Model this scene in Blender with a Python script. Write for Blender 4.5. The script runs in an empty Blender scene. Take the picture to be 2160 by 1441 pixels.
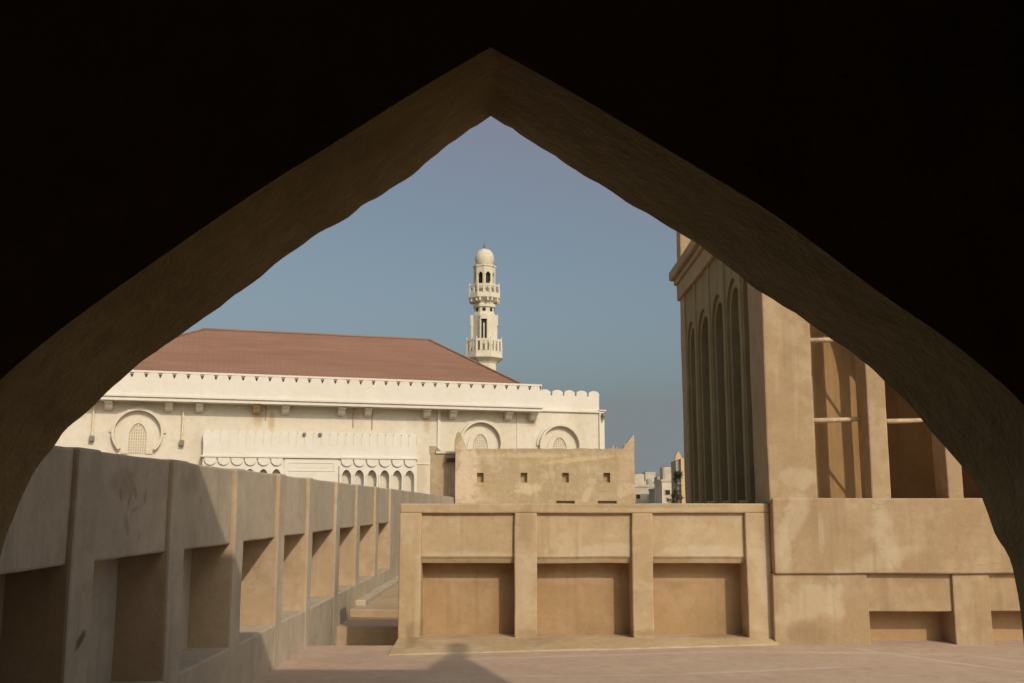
import bpy, bmesh, math, random
from mathutils import Vector, Matrix, noise
random.seed(7)
S = bpy.context.scene
C = S.collection

# ------------------------------------------------------------ camera, world, sun, exposure
EYE = 1.58
cam_d = bpy.data.cameras.new('camera'); cam = bpy.data.objects.new('camera', cam_d); C.objects.link(cam)
cam_d.sensor_width = 36.0; cam_d.lens = 36.0; cam_d.clip_start = 0.05; cam_d.clip_end = 5000
cam.location = (0, 0, EYE)
cam.rotation_euler = (math.radians(90 + 9.1), 0, math.atan(5 / 2160))
S.camera = cam

SUN = Vector((-0.52, 1.0, -0.73)).normalized()          # direction the light travels
w = bpy.data.worlds.new('World'); S.world = w; w.use_nodes = True
nt = w.node_tree; nt.nodes.clear()
sky = nt.nodes.new('ShaderNodeTexSky'); sky.sky_type = 'NISHITA'; sky.sun_disc = False
sky.sun_elevation = math.asin(-SUN.z); sky.sun_rotation = math.atan2(-SUN.x, -SUN.y)
sky.air_density = 1.0; sky.dust_density = 5.0; sky.ozone_density = 1.1; sky.altitude = 0
bg = nt.nodes.new('ShaderNodeBackground'); bg.inputs[1].default_value = 0.10
wo = nt.nodes.new('ShaderNodeOutputWorld')
hz = nt.nodes.new('ShaderNodeMix'); hz.data_type = 'RGBA'; hz.blend_type = 'LIGHTEN'; hz.inputs[0].default_value = 1.0   # dusty air low over the town
hz.inputs[7].default_value = (2.1, 2.40, 2.50, 1)
hs = nt.nodes.new('ShaderNodeHueSaturation'); hs.inputs['Saturation'].default_value = 0.72; hs.inputs['Value'].default_value = 0.95
nt.links.new(sky.outputs[0], hs.inputs['Color']); tn = nt.nodes.new('ShaderNodeMix'); tn.data_type = 'RGBA'; tn.blend_type = 'MULTIPLY'; tn.inputs[0].default_value = 1.0; tn.inputs[7].default_value = (0.90, 0.97, 0.95, 1)
nt.links.new(hs.outputs[0], tn.inputs[6]); nt.links.new(tn.outputs[2], hz.inputs[6]); nt.links.new(hz.outputs[2], bg.inputs[0]); nt.links.new(bg.outputs[0], wo.inputs[0])
sd = bpy.data.lights.new('sun', 'SUN'); sd.energy = 2.15; sd.angle = math.radians(0.6); sd.color = (1.0, 0.86, 0.66)
so = bpy.data.objects.new('sun', sd); C.objects.link(so)
so.rotation_euler = SUN.to_track_quat('-Z', 'Y').to_euler(); so.location = (20, -20, 30)
S.view_settings.view_transform = 'Standard'; S.view_settings.look = 'None'
S.view_settings.exposure = 0.0; S.view_settings.gamma = 1.0

# ------------------------------------------------------------ materials
def newmat(name):
    m = bpy.data.materials.new(name); m.use_nodes = True
    n = m.node_tree; n.nodes.clear()
    out = n.nodes.new('ShaderNodeOutputMaterial'); b = n.nodes.new('ShaderNodeBsdfPrincipled')
    n.links.new(b.outputs[0], out.inputs[0])
    b.inputs['Roughness'].default_value = 0.95
    b.inputs['Specular IOR Level'].default_value = 0.15
    return m, n, b

def nd(n, t, **k):
    x = n.nodes.new(t)
    for a, v in k.items(): setattr(x, a, v)
    return x

def noise_fac(n, pos, scale, detail=4, lo=0.35, hi=0.65, stretch=(1, 1, 1), off=(0, 0, 0)):
    mp = nd(n, 'ShaderNodeMapping'); mp.inputs['Scale'].default_value = stretch; mp.inputs['Location'].default_value = off
    n.links.new(pos, mp.inputs[0])
    t = nd(n, 'ShaderNodeTexNoise'); t.inputs['Scale'].default_value = scale; t.inputs['Detail'].default_value = detail
    t.inputs['Roughness'].default_value = 0.6
    n.links.new(mp.outputs[0], t.inputs['Vector'])
    r = nd(n, 'ShaderNodeMapRange'); r.interpolation_type = 'SMOOTHSTEP'
    r.inputs[1].default_value = lo; r.inputs[2].default_value = hi
    n.links.new(t.outputs[0], r.inputs[0])
    return r.outputs[0]

def mul(n, a, b, op='MULTIPLY'):
    m = nd(n, 'ShaderNodeMath', operation=op)
    for i, v in enumerate((a, b)):
        if isinstance(v, (int, float)): m.inputs[i].default_value = v
        else: n.links.new(v, m.inputs[i])
    return m.outputs[0]

def mixc(n, fac, a, b, mode='MIX'):
    m = nd(n, 'ShaderNodeMix', data_type='RGBA', blend_type=mode)
    if isinstance(fac, (int, float)): m.inputs[0].default_value = fac
    else: n.links.new(fac, m.inputs[0])
    for i, v in ((6, a), (7, b)):
        if isinstance(v, tuple): m.inputs[i].default_value = (*v, 1)
        else: n.links.new(v, m.inputs[i])
    return m.outputs[2]

def plaster(name, c1, c2, pale, patches=(), plane='xz', scale=1.0, pale_amt=0.5, streak=0.36, bump=0.35, fine=1.0, dark=None, bdist=0.02, cracks=0.16):
    """rubbed mud and gypsum plaster: blotches, lime patches, rain streaks, trowel relief"""
    m, n, b = newmat(name)
    g = nd(n, 'ShaderNodeNewGeometry'); pos = g.outputs['Position']
    col = mixc(n, noise_fac(n, pos, 0.9 * scale, 6, 0.3, 0.7), c1, c2)
    col = mixc(n, mul(n, noise_fac(n, pos, 1.6 * scale, 5, 0.52, 0.72, off=(7, 3, 1)), pale_amt), col, pale)
    dk = dark or tuple(v * 0.62 for v in c1)
    col = mixc(n, mul(n, noise_fac(n, pos, 2.2 * scale, 5, 0.5, 0.8, (1, 1, 0.22), (3, 9, 2)), streak), col, dk)
    col = mixc(n, mul(n, noise_fac(n, pos, 3.4 * scale, 7, 0.48, 0.68, off=(4, 8, 5)), pale_amt * 0.8), col, pale)
    col = mixc(n, mul(n, noise_fac(n, pos, 4.3 * scale, 8, 0.52, 0.74, off=(2, 6, 3)), streak), col, dk)
    col = mixc(n, mul(n, noise_fac(n, pos, 12 * scale, 6, 0.45, 0.75, off=(1, 2, 5)), 0.25), col, dk)
    col = mixc(n, mul(n, noise_fac(n, pos, 45 * scale, 4, 0.4, 0.7), 0.14), col, pale)
    if patches:
        sx = nd(n, 'ShaderNodeSeparateXYZ'); n.links.new(pos, sx.inputs[0])
        U, V = {'xz': (0, 2), 'xy': (0, 1), 'yz': (1, 2)}[plane]
        wob = nd(n, 'ShaderNodeTexNoise'); wob.inputs['Scale'].default_value = 3.0 * scale; wob.inputs['Detail'].default_value = 9; wob.inputs['Roughness'].default_value = 0.72
        n.links.new(pos, wob.inputs['Vector'])
        for (u, v, ru, rv, ang, strength, pc) in patches:
            du = mul(n, sx.outputs[U], -u, 'ADD'); dv = mul(n, sx.outputs[V], -v, 'ADD')
            ca, sa = math.cos(ang), math.sin(ang)
            a1 = mul(n, mul(n, mul(n, du, ca), mul(n, dv, sa), 'ADD'), 1 / ru)
            a2 = mul(n, mul(n, mul(n, du, -sa), mul(n, dv, ca), 'ADD'), 1 / rv)
            r2 = mul(n, mul(n, a1, a1), mul(n, a2, a2), 'ADD')
            r2 = mul(n, r2, mul(n, mul(n, wob.outputs[0], -0.5, 'ADD'), 5.5), 'ADD')
            mr = nd(n, 'ShaderNodeMapRange'); mr.interpolation_type = 'SMOOTHSTEP'
            mr.inputs[1].default_value = 1.6; mr.inputs[2].default_value = 0.1
            n.links.new(r2, mr.inputs[0])
            col = mixc(n, mul(n, mr.outputs[0], strength), col, pc)
    crk = None
    if cracks:
        dn = nd(n, 'ShaderNodeTexNoise'); dn.inputs['Scale'].default_value = 2.5 * scale; dn.inputs['Detail'].default_value = 6
        n.links.new(pos, dn.inputs['Vector'])
        vm = nd(n, 'ShaderNodeVectorMath', operation='MULTIPLY_ADD'); vm.inputs[1].default_value = (0.55, 0.55, 0.55)
        n.links.new(dn.outputs['Color'], vm.inputs[0]); n.links.new(pos, vm.inputs[2])
        vo = nd(n, 'ShaderNodeTexVoronoi', feature='DISTANCE_TO_EDGE'); vo.inputs['Scale'].default_value = 1.15 * scale
        n.links.new(vm.outputs[0], vo.inputs['Vector'])
        mr = nd(n, 'ShaderNodeMapRange'); mr.inputs[1].default_value = 0.011; mr.inputs[2].default_value = 0.002
        n.links.new(vo.outputs[0], mr.inputs[0])
        crk = mul(n, mr.outputs[0], noise_fac(n, pos, 1.3 * scale, 3, 0.50, 0.6, off=(9, 9, 1)))
        col = mixc(n, mul(n, crk, cracks), col, tuple(v * 0.5 for v in dk))
        col = mixc(n, mul(n, noise_fac(n, pos, 7 * scale, 3, 0.56, 0.72, (1, 1, 0.07), (1, 7, 0)), 0.32), col, dk)
        col = mixc(n, mul(n, noise_fac(n, pos, 5 * scale, 3, 0.58, 0.74, (1, 1, 0.09), (6, 2, 0)), 0.4), col, pale)
    n.links.new(col, b.inputs['Base Color'])
    t1 = nd(n, 'ShaderNodeTexNoise'); t1.inputs['Scale'].default_value = 5 * scale; t1.inputs['Detail'].default_value = 8
    t1.inputs['Roughness'].default_value = 0.62
    n.links.new(pos, t1.inputs['Vector'])
    t2 = nd(n, 'ShaderNodeTexNoise'); t2.inputs['Scale'].default_value = 60 * fine; t2.inputs['Detail'].default_value = 3
    n.links.new(pos, t2.inputs['Vector'])
    h = mul(n, t1.outputs[0], mul(n, t2.outputs[0], 0.12), 'ADD')
    bp = nd(n, 'ShaderNodeBump'); bp.inputs['Strength'].default_value = bump; bp.inputs['Distance'].default_value = bdist
    n.links.new(h, bp.inputs['Height']); n.links.new(bp.outputs[0], b.inputs['Normal'])
    return m

def plain(name, c, rough=0.8, var=0.15, scale=8):
    m, n, b = newmat(name)
    g = nd(n, 'ShaderNodeNewGeometry')
    col = mixc(n, noise_fac(n, g.outputs['Position'], scale, 4), c, tuple(v * (1 - var) for v in c))
    n.links.new(col, b.inputs['Base Color']); b.inputs['Roughness'].default_value = rough
    return m

PALE = (0.55, 0.45, 0.32)
M = {}
M['arch'] = plaster('arch_plaster', (0.386, 0.288, 0.14), (0.33, 0.244, 0.12), (0.441, 0.341, 0.18), bump=0.9, streak=0.5, pale_amt=0.7, bdist=0.03)
M['left'] = plaster('grey_gypsum_plaster', (0.487, 0.408, 0.317), (0.415, 0.345, 0.264), (0.591, 0.509, 0.407),
    patches=[(5.72, 0.86, 0.07, 0.03, 0.5, 0.85, (0.08, 0.07, 0.05)), *[(y_, z_, a_, b_, r_, 0.5, (0.22, 0.19, 0.14)) for y_, z_, a_, b_, r_ in ((6.28, 1.64, .03, .05, .3), (6.42, 1.60, .02, .07, -.4), (6.55, 1.56, .10, .018, .2), (6.52, 1.66, .02, .05, .6), (6.7, 1.63, .025, .05, -.3), (6.4, 1.46, .04, .09, .5), (6.62, 1.40, .03, .05, 0), (7.87, 1.61, .02, .04, .3))], (6.3, 1.72, 0.2, 0.1, 0, 0.4, (0.25, 0.19, 0.13)),
             (7.5, 1.75, 0.25, 0.12, 0, 0.35, (0.25, 0.19, 0.13))], plane='yz', bump=0.5, streak=0.35)
M['reveal'] = plaster('raw_mud_reveal', (0.475, 0.345, 0.224), (0.418, 0.3, 0.19), (0.532, 0.42, 0.302), bump=0.5)
M['niche'] = plaster('ochre_mud_plaster', (0.495, 0.36, 0.22), (0.42, 0.298, 0.175), PALE,
    patches=[(1.85 + .5, 1.03, 0.5, 0.09, 0.0, 0.6, PALE), (0.95, 1.03, 0.5, 0.08, 0.1, 0.55, PALE), (-0.55, 1.0, 0.6, 0.05, 0.0, 0.55, PALE),
             (0.1, 0.75, 0.13, 0.3, 0, 0.35, PALE), (0.7, 0.85, 0.25, 0.06, 0, 0.35, PALE), (2.95, 0.75, 0.12, 0.45, 0.2, 0.5, PALE),
             (-1.15, 0.15, 0.1, 0.12, 0, 0.5, (0.2, 0.13, 0.07)), (1.55, 0.12, 0.15, 0.05, 0, 0.5, (0.22, 0.15, 0.08)), (0.3, 0.1, 0.3, 0.06, 0, 0.4, (0.24, 0.17, 0.1)), (2.5, 0.1, 0.4, 0.05, 0, 0.4, (0.24, 0.17, 0.1)), (-0.6, 0.1, 0.4, 0.05, 0, 0.4, (0.24, 0.17, 0.1)), (1.5, 1.58, 1.0, 0.03, 0, 0.4, (0.27, 0.19, 0.11)), (0.13, 1.35, .1, .2, 0, 0.35, (0.27, 0.19, 0.11))], bump=0.5)
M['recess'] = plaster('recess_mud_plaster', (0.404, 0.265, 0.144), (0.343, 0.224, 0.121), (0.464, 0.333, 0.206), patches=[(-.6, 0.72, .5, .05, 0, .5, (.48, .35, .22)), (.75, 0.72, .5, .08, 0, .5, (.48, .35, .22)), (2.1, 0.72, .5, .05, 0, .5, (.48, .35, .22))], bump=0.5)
M['tower'] = plaster('pale_mud_plaster', (0.396, 0.28, 0.167), (0.349, 0.239, 0.138), (0.492, 0.378, 0.256),
    patches=[(3.42, 0.45, 0.38, 0.2, 0.6, 0.6, (0.50, 0.405, 0.28)), (3.72, 0.5, 0.1, 0.35, 0, 0.5, (0.50, 0.405, 0.28)),
             (3.36, 0.12, 0.22, 0.16, 0, 0.7, (0.27, 0.19, 0.11)), (3.2, 1.35, 0.12, 0.45, -0.5, 0.55, (0.50, 0.405, 0.28)),
             (3.15, 0.95, 0.07, 0.5, 0, 0.5, (0.50, 0.405, 0.28)), (4.33, 1.25, 0.13, 0.4, 0.15, 0.6, (0.50, 0.41, 0.29)), (4.25, 0.95, 0.45, 0.1, 0.3, 0.45, (0.48, 0.39, 0.27)),
             (3.35, 1.9, 0.2, 0.12, 0, 0.4, (0.50, 0.405, 0.28)), (3.58, 1.25, 0.04, 0.3, 0, 0.5, (0.50, 0.405, 0.28))], bump=0.5)
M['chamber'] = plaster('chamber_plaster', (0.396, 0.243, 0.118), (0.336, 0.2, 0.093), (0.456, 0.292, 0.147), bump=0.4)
M['slot_shaded'] = plaster('shaded_slot_plaster', (0.316, 0.241, 0.129), (0.262, 0.199, 0.106), (0.361, 0.302, 0.179), bump=0.4)  # darker copy of the tower plaster; side-face shade put into the colour
FL = (0.56, 0.46, 0.375)
M['floor'] = plaster('terrace_screed', (0.498, 0.361, 0.276), (0.449, 0.32, 0.241), (0.552, 0.42, 0.329),
    patches=[(2.5, 10.34, 1.1, 0.05, 0.25, 0.6, FL), (4.3, 11.1, 1.1, 0.06, -1.0, 0.6, FL), (3.9, 11.5, 1.3, 0.08, -0.1, 0.5, FL),
             (1.0, 11.35, 1.9, 0.08, 0.2, 0.45, FL), (5.2, 10.9, 0.5, 0.1, -0.8, 0.4, FL), (0.6, 10.0, 1.0, 0.04, 0.05, 0.35, FL)], plane='xy', bump=0.45, streak=0.28, pale_amt=0.5)
M['adobe'] = plaster('old_adobe', (0.454, 0.342, 0.21), (0.399, 0.292, 0.168), (0.563, 0.457, 0.331),
    patches=[(-1.85, 2.7, 0.55, 1.5, 0, 0.8, (0.64, 0.5, 0.37)), (0.55, 2.2, 0.55, 0.2, 0.1, 0.7, (0.62, 0.49, 0.33)),
             (2.85, 2.05, 0.15, 0.35, -0.4, 0.6, (0.62, 0.46, 0.33)), (4.3, 2.2, 0.35, 0.3, 0, 0.5, (0.62, 0.46, 0.33)), (2.5, 3.35, 1.3, 0.1, 0.1, 0.6, (0.6, 0.46, 0.3)),
             (0.6, 3.5, 1.6, 0.1, 0, 0.5, (0.6, 0.46, 0.31)), (1.45, 3.0, 0.1, 0.5, 0.1, 0.4, (0.6, 0.46, 0.31)), (4.3, 3.1, 0.3, 0.6, 0.1, 0.35, (0.6, 0.42, 0.28))],
    scale=0.8, bump=0.6, bdist=0.06, streak=0.2)
BR = (0.42, 0.29, 0.16)
M['white'] = plaster('cream_painted_render', (0.669, 0.623, 0.56), (0.643, 0.592, 0.526), (0.705, 0.663, 0.609), scale=0.3, cracks=0, streak=0.20, bump=0.12, bdist=0.03, dark=(0.55, 0.45, 0.32))
CT = math.cos(math.radians(17))
M['wall'] = plaster('weathered_cream_render', (0.639, 0.575, 0.488), (0.594, 0.531, 0.44), (0.686, 0.631, 0.545), scale=0.3, cracks=0, streak=0.22, bump=0.12, bdist=0.03, dark=(0.42, 0.32, 0.21),
    patches=[(-14.6 * CT, 6.4, 0.3, 0.5, 0, 0.7, BR), (-13.9 * CT, 6.2, 0.18, 0.5, 0, 0.6, BR), (-5.2 * CT, 6.3, 0.25, 0.6, 0, 0.6, BR), (-4.3 * CT, 6.6, 0.5, 0.3, 0, 0.5, BR), (-9.6 * CT, 6.6, 0.5, 0.25, 0, 0.5, BR), (1.0 * CT, 6.5, 0.3, 0.4, 0, 0.5, BR), (-5.6 * CT, 3.0, 0.35, 1.0, 0, 0.35, BR)])
M['shaft'] = plaster('minaret_render', (0.638, 0.58, 0.47), (0.58, 0.52, 0.418), (0.715, 0.67, 0.585), scale=0.5, cracks=0, streak=0.35, bump=0.15, dark=(0.42, 0.33, 0.22))
M['lattice'] = plain('carved_screen', (0.52, 0.42, 0.29), 0.9)
M['dark'] = plain('dark_opening', (0.035, 0.028, 0.02), 0.6)
M['pipe'] = plain('painted_pipe', (0.70, 0.60, 0.45), 0.5)
M['stain'] = plain('rusty_bracket', (0.50, 0.36, 0.21), 0.9)
M['vent'] = plain('vent_shade', (0.42, 0.30, 0.18))
M['wood'] = plain('bleached_pole_wood', (0.62, 0.45, 0.31), 0.85, 0.3, 14)
M['far'] = plain('far_white_render', (0.60, 0.52, 0.41), 0.9, 0.3, 0.4)
M['far2'] = plain('far_tan_render', (0.62, 0.43, 0.25), 0.9)
M['far3'] = plain('far_grey_render', (0.38, 0.35, 0.31), 0.9)
M['leaf'] = plain('dusty_leaves', (0.06, 0.06, 0.035), 0.8, 0.5, 3)
M['bark'] = plain('bark', (0.10, 0.07, 0.045), 0.9)
M['metal'] = plain('grey_metal', (0.22, 0.2, 0.17), 0.5)
M['sand'] = plaster('sandy_ground', (0.36, 0.29, 0.2), (0.32, 0.25, 0.17), (0.42, 0.34, 0.25), scale=0.05, cracks=0)

def roof_mat():
    m, n, b = newmat('red_roof_tiles')
    tc = nd(n, 'ShaderNodeTexCoord'); pos = tc.outputs['Object']
    col = mixc(n, noise_fac(n, pos, 0.35, 5, 0.3, 0.7, (0.5, 1, 1)), (0.285, 0.157, 0.112), (0.245, 0.132, 0.093))
    col = mixc(n, mul(n, noise_fac(n, pos, 1.1, 5, 0.45, 0.7, (0.25, 2, 2)), 0.5), col, (0.34, 0.20, 0.15))
    wv = nd(n, 'ShaderNodeTexWave'); wv.bands_direction = 'Z'; wv.wave_profile = 'SAW'; wv.inputs['Scale'].default_value = 1.9
    wv.inputs['Distortion'].default_value = 0.6; wv.inputs['Detail'].default_value = 2
    n.links.new(pos, wv.inputs['Vector'])
    wx = nd(n, 'ShaderNodeTexWave'); wx.bands_direction = 'X'; wx.inputs['Scale'].default_value = 1.1
    n.links.new(pos, wx.inputs['Vector'])
    col = mixc(n, mul(n, wv.outputs[1], 0.22), col, (0.18, 0.09, 0.065))
    n.links.new(col, b.inputs['Base Color'])
    h = mul(n, wv.outputs[1], mul(n, wx.outputs[1], 0.4), 'ADD')
    bp = nd(n, 'ShaderNodeBump'); bp.inputs['Strength'].default_value = 0.35; bp.inputs['Distance'].default_value = 0.08
    n.links.new(h, bp.inputs['Height']); n.links.new(bp.outputs[0], b.inputs['Normal'])
    return m
M['roof'] = roof_mat()

# ------------------------------------------------------------ mesh helpers
class MB:
    def __init__(s): s.bm = bmesh.new()
    def box(s, x0, x1, y0, y1, z0, z1):
        v = [s.bm.verts.new((x, y, z)) for z in (z0, z1) for y in (y0, y1) for x in (x0, x1)]
        for f in ((0, 2, 3, 1), (4, 5, 7, 6), (0, 1, 5, 4), (2, 6, 7, 3), (0, 4, 6, 2), (1, 3, 7, 5)):
            s.bm.faces.new([v[i] for i in f])
        return s
    def prism(s, poly, axis, a0, a1):
        """poly of 2-D points; axis 'y': points are (x,z); axis 'x': points are (y,z); axis 'z': (x,y)"""
        def P(p, a): return {'y': (p[0], a, p[1]), 'x': (a, p[0], p[1]), 'z': (p[0], p[1], a)}[axis]
        A = [s.bm.verts.new(P(p, a0)) for p in poly]; B = [s.bm.verts.new(P(p, a1)) for p in poly]
        n = len(poly)
        s.bm.faces.new(A[::-1]); s.bm.faces.new(B)
        for i in range(n): s.bm.faces.new((A[i], A[(i + 1) % n], B[(i + 1) % n], B[i]))
        return s
    def lathe(s, prof, cx, cy, seg=8, rot=0.0, cap=True):
        R = []
        for r, z in prof:
            R.append([s.bm.verts.new((cx + r * math.cos(rot + 2 * math.pi * k / seg), cy + r * math.sin(rot + 2 * math.pi * k / seg), z)) for k in range(seg)])
        for a, b in zip(R, R[1:]):
            for k in range(seg): s.bm.faces.new((a[k], a[(k + 1) % seg], b[(k + 1) % seg], b[k]))
        if cap: s.bm.faces.new(R[0][::-1]); s.bm.faces.new(R[-1])
        return s
    def tube(s, p0, p1, r, seg=8, r1=None):
        p0 = Vector(p0); p1 = Vector(p1); d = (p1 - p0).normalized(); r1 = r if r1 is None else r1
        a = d.orthogonal().normalized(); b = d.cross(a)
        A = [s.bm.verts.new(p0 + r * (a * math.cos(t) + b * math.sin(t))) for t in [2 * math.pi * k / seg for k in range(seg)]]
        B = [s.bm.verts.new(p1 + r1 * (a * math.cos(t) + b * math.sin(t))) for t in [2 * math.pi * k / seg for k in range(seg)]]
        for k in range(seg): s.bm.faces.new((A[k], A[(k + 1) % seg], B[(k + 1) % seg], B[k]))
        s.bm.faces.new(A[::-1]); s.bm.faces.new(B)
        return s
    def ring(s, u, z, r0, r1, y0, y1, a0=-0.25 * math.pi, a1=1.25 * math.pi, seg=40):
        """flat ring (arc) standing in the x-z plane"""
        L = []
        for k in range(seg + 1):
            a = a0 + (a1 - a0) * k / seg; c, d = math.cos(a), math.sin(a)
            L.append([s.bm.verts.new((u + r * c, y, z + r * d)) for r, y in ((r0, y0), (r1, y0), (r1, y1), (r0, y1))])
        for p, q in zip(L, L[1:]):
            for i in range(4): s.bm.faces.new((p[i], p[(i + 1) % 4], q[(i + 1) % 4], q[i]))
        s.bm.faces.new(L[0]); s.bm.faces.new(L[-1][::-1])
        return s
    def rough(s, step=0.22, amp=0.009, freq=1.3, keep=None):
        """cut long edges and push the vertices about, as hand-laid plaster does"""
        for it in range(6):
            es = [e for e in s.bm.edges if e.calc_length() > step * 1.6]
            if not es: break
            bmesh.ops.subdivide_edges(s.bm, edges=es, cuts=1, use_grid_fill=True)
        for v in s.bm.verts:
            v.co += amp * (noise.noise_vector(v.co * freq) + 0.5 * noise.noise_vector(v.co * freq * 3.1 + Vector((5, 5, 5))))
        return s
    def done(s, name, mat, root=None, bevel=0.0, smooth=False, loc=None):
        bmesh.ops.recalc_face_normals(s.bm, faces=s.bm.faces)
        top = root
        while top is not None and top.parent is not None: top = top.parent
        base = top['_base'] if top is not None and '_base' in top else (0, 0, 0)
        if root is None and loc: base = loc
        if any(base): bmesh.ops.translate(s.bm, vec=-Vector(base), verts=s.bm.verts)
        me = bpy.data.meshes.new(name); s.bm.to_mesh(me); s.bm.free()
        me.materials.append(M[mat] if isinstance(mat, str) else mat)
        if smooth:
            for p in me.polygons: p.use_smooth = True
        o = bpy.data.objects.new(name, me); C.objects.link(o)
        if root is not None: o.parent = root
        elif loc: o.location = loc
        if bevel:
            b = o.modifiers.new('bevel', 'BEVEL'); b.width = bevel; b.segments = 2; b.limit_method = 'ANGLE'; b.angle_limit = math.radians(40)
        return o

def root(name, base, label, cat, group=None, rz=0.0, local=False):
    o = bpy.data.objects.new(name, None); C.objects.link(o); o.location = base; o.rotation_euler = (0, 0, rz)
    o.empty_display_size = 0.3
    o['label'] = label; o['category'] = cat
    if group: o['group'] = group
    if not local: o['_base'] = base
    return o
def struct(o): o['kind'] = 'structure'; return o

def pointed(x0, x1, zs, za, n=7):
    """pointed arch curve from (x0,zs) over the apex to (x1,zs)"""
    c = (x0 + x1) / 2; L = []
    for k in range(n + 1):
        t = k / n; L.append((x0 + (c - x0) * (1 - math.cos(t * math.pi / 2)) ** 0.85, zs + (za - zs) * math.sin(t * math.pi / 2) ** 0.9))
    return L + [(x0 + x1 - p[0], p[1]) for p in L[-2::-1]]
def arch_head(mb, x0, x1, zs, za, ztop, axis, a0, a1):
    P = pointed(x0, x1, zs, za)
    mb.prism([(x0, ztop)] + P + [(x1, ztop)], axis, a0, a1)

# ------------------------------------------------------------ ground and terrace
g = MB(); g.box(-900, 900, -300, 2500, -5.5, -5.0); struct(g.done('ground', 'sand'))
t = MB()
t.box(-2.96, 9.8, -6.2, 12.1, -0.35, 0.0)
t.box(-1.37, 9.8, 12.1, 18.6, -0.35, -0.0005)
t.box(-2.96, -1.37, 12.1, 14.0, -0.9, -0.42)
t.box(-2.96, -1.37, 14.0, 40.0, -0.9, -0.002)
struct(t.done('terrace_floor', 'floor'))
st = root('terrace_step', (-1.9, 14.6, 0), 'low plastered step across the narrow passage beside the long left wall', 'step')
MB().box(-2.35, -0.6, 15.0, 39.9, 0.0, 0.12).rough(0.3, 0.006).done('tread', 'reveal', st, 0.015)
MB().box(-2.349, -1.37, 13.96, 13.997, -0.42, -0.004).rough(0.2, 0.004).done('lower_riser', 'reveal', st)
MB().box(-2.36, -2.2, 15.6, 39.8, 0.1, 0.2).rough(0.3, 0.01).done('bench', 'left', st, 0.02)

# ------------------------------------------------------------ pavilion with the framing arch
FAR = [(-1.558, 1.44), (-1.534, 1.504), (-1.512, 1.589), (-1.475, 1.675), (-1.409, 1.77), (-1.383, 1.813), (-1.313, 1.872), (-1.259, 1.938), (-1.175, 2.013), (-1.075, 2.087), (-1.018, 2.132), (-0.903, 2.216), (-0.816, 2.284), (-0.729, 2.361), (-0.64, 2.431), (-0.536, 2.485), (-0.447, 2.555), (-0.342, 2.626), (-0.252, 2.703), (-0.16, 2.765), (-0.076, 2.826), (0.008, 2.769), (0.1, 2.718), (0.198, 2.645), (0.296, 2.586), (0.386, 2.516), (0.525, 2.435), (0.594, 2.383), (0.697, 2.314), (0.769, 2.25), (0.856, 2.192), (0.942, 2.132), (1.014, 2.079), (1.085, 2.034), (1.155, 1.96), (1.224, 1.886), (1.291, 1.798), (1.345, 1.726), (1.398, 1.661), (1.435, 1.575), (1.458, 1.49), (1.495, 1.42), (1.51, 1.336), (1.511, 1.253), (1.515, 1.212)]
NEAR = [(-1.347, 1.907), (-1.23, 2.013), (-1.111, 2.109), (-0.869, 2.29), (-0.671, 2.434), (-0.495, 2.548), (-0.266, 2.704), (-0.065, 2.828), (0.15, 2.703), (0.456, 2.507), (0.656, 2.381), (0.779, 2.289), (0.961, 2.14), (1.141, 2.013), (1.234, 1.931), (1.326, 1.844)]
FAR = [(-1.62, 0.0), (-1.62, 0.5), (-1.59, 1.05)] + FAR + [(1.53, 0.9), (1.56, 0.5), (1.56, 0.0)]
NEAR = [(-1.62, 0.0), (-1.62, 0.5), (-1.59, 1.1), (-1.52, 1.6), (-1.44, 1.79)] + NEAR + [(1.43, 1.68), (1.49, 1.45), (1.52, 1.1), (1.56, 0.5), (1.56, 0.0)]
def resample(P, n):
    d = [0]
    for a, b in zip(P, P[1:]): d.append(d[-1] + math.dist(a, b))
    out = []
    for k in range(n + 1):
        s_ = d[-1] * k / n; i = max(j for j in range(len(P)) if d[j] <= s_ + 1e-9); i = min(i, len(P) - 2)
        f_ = (s_ - d[i]) / (d[i + 1] - d[i]); out.append((P[i][0] + f_ * (P[i + 1][0] - P[i][0]), P[i][1] + f_ * (P[i + 1][1] - P[i][1])))
    return out
def chaikin(P, n=2):
    for _ in range(n):
        Q = [P[0]]
        for a, b in zip(P, P[1:]): Q += [(a[0] * .75 + b[0] * .25, a[1] * .75 + b[1] * .25), (a[0] * .25 + b[0] * .75, a[1] * .25 + b[1] * .75)]
        P = Q + [P[-1]]
    return P
def halves(P, N=130):
    k = max(range(len(P)), key=lambda i: P[i][1])
    return resample(chaikin(P[:k + 1]), N)[:-1] + resample(chaikin(P[k:]), N)
far, near = halves(FAR), halves(NEAR)
far = [(x + 0.008 * noise.noise(Vector((x * 4.2, z * 4.2, 1.5))) + 0.007 * noise.noise(Vector((x * 13, z * 13, 4))),
        z + 0.010 * noise.noise(Vector((x * 4.2, z * 4.2, 7.5))) + 0.009 * noise.noise(Vector((x * 13, z * 13, 9)))) if z > 0.3 and abs(x + 0.076) > 0.05 else (x, z) for x, z in far]
YN, YF = 2.66, 3.16
pav = root('arcade_pavilion', (0, 3.16, 0), 'dark plastered pavilion whose pointed arch frames the whole view', 'building')
m = MB(); bm = m.bm
rows = []
NS = 8
for j in range(NS + 1):
    f_ = j / NS; row = []
    for i, (a, b) in enumerate(zip(near, far)):
        x = a[0] + (b[0] - a[0]) * f_; z = a[1] + (b[1] - a[1]) * f_; y = YN + (YF - YN) * f_
        if 0 < j < NS:
            q = noise.noise_vector(Vector((x * 3, y * 3, z * 3))) * 0.006; x += q.x; z += q.z
        row.append(bm.verts.new((x, y, z)))
    rows.append(row)
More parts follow.
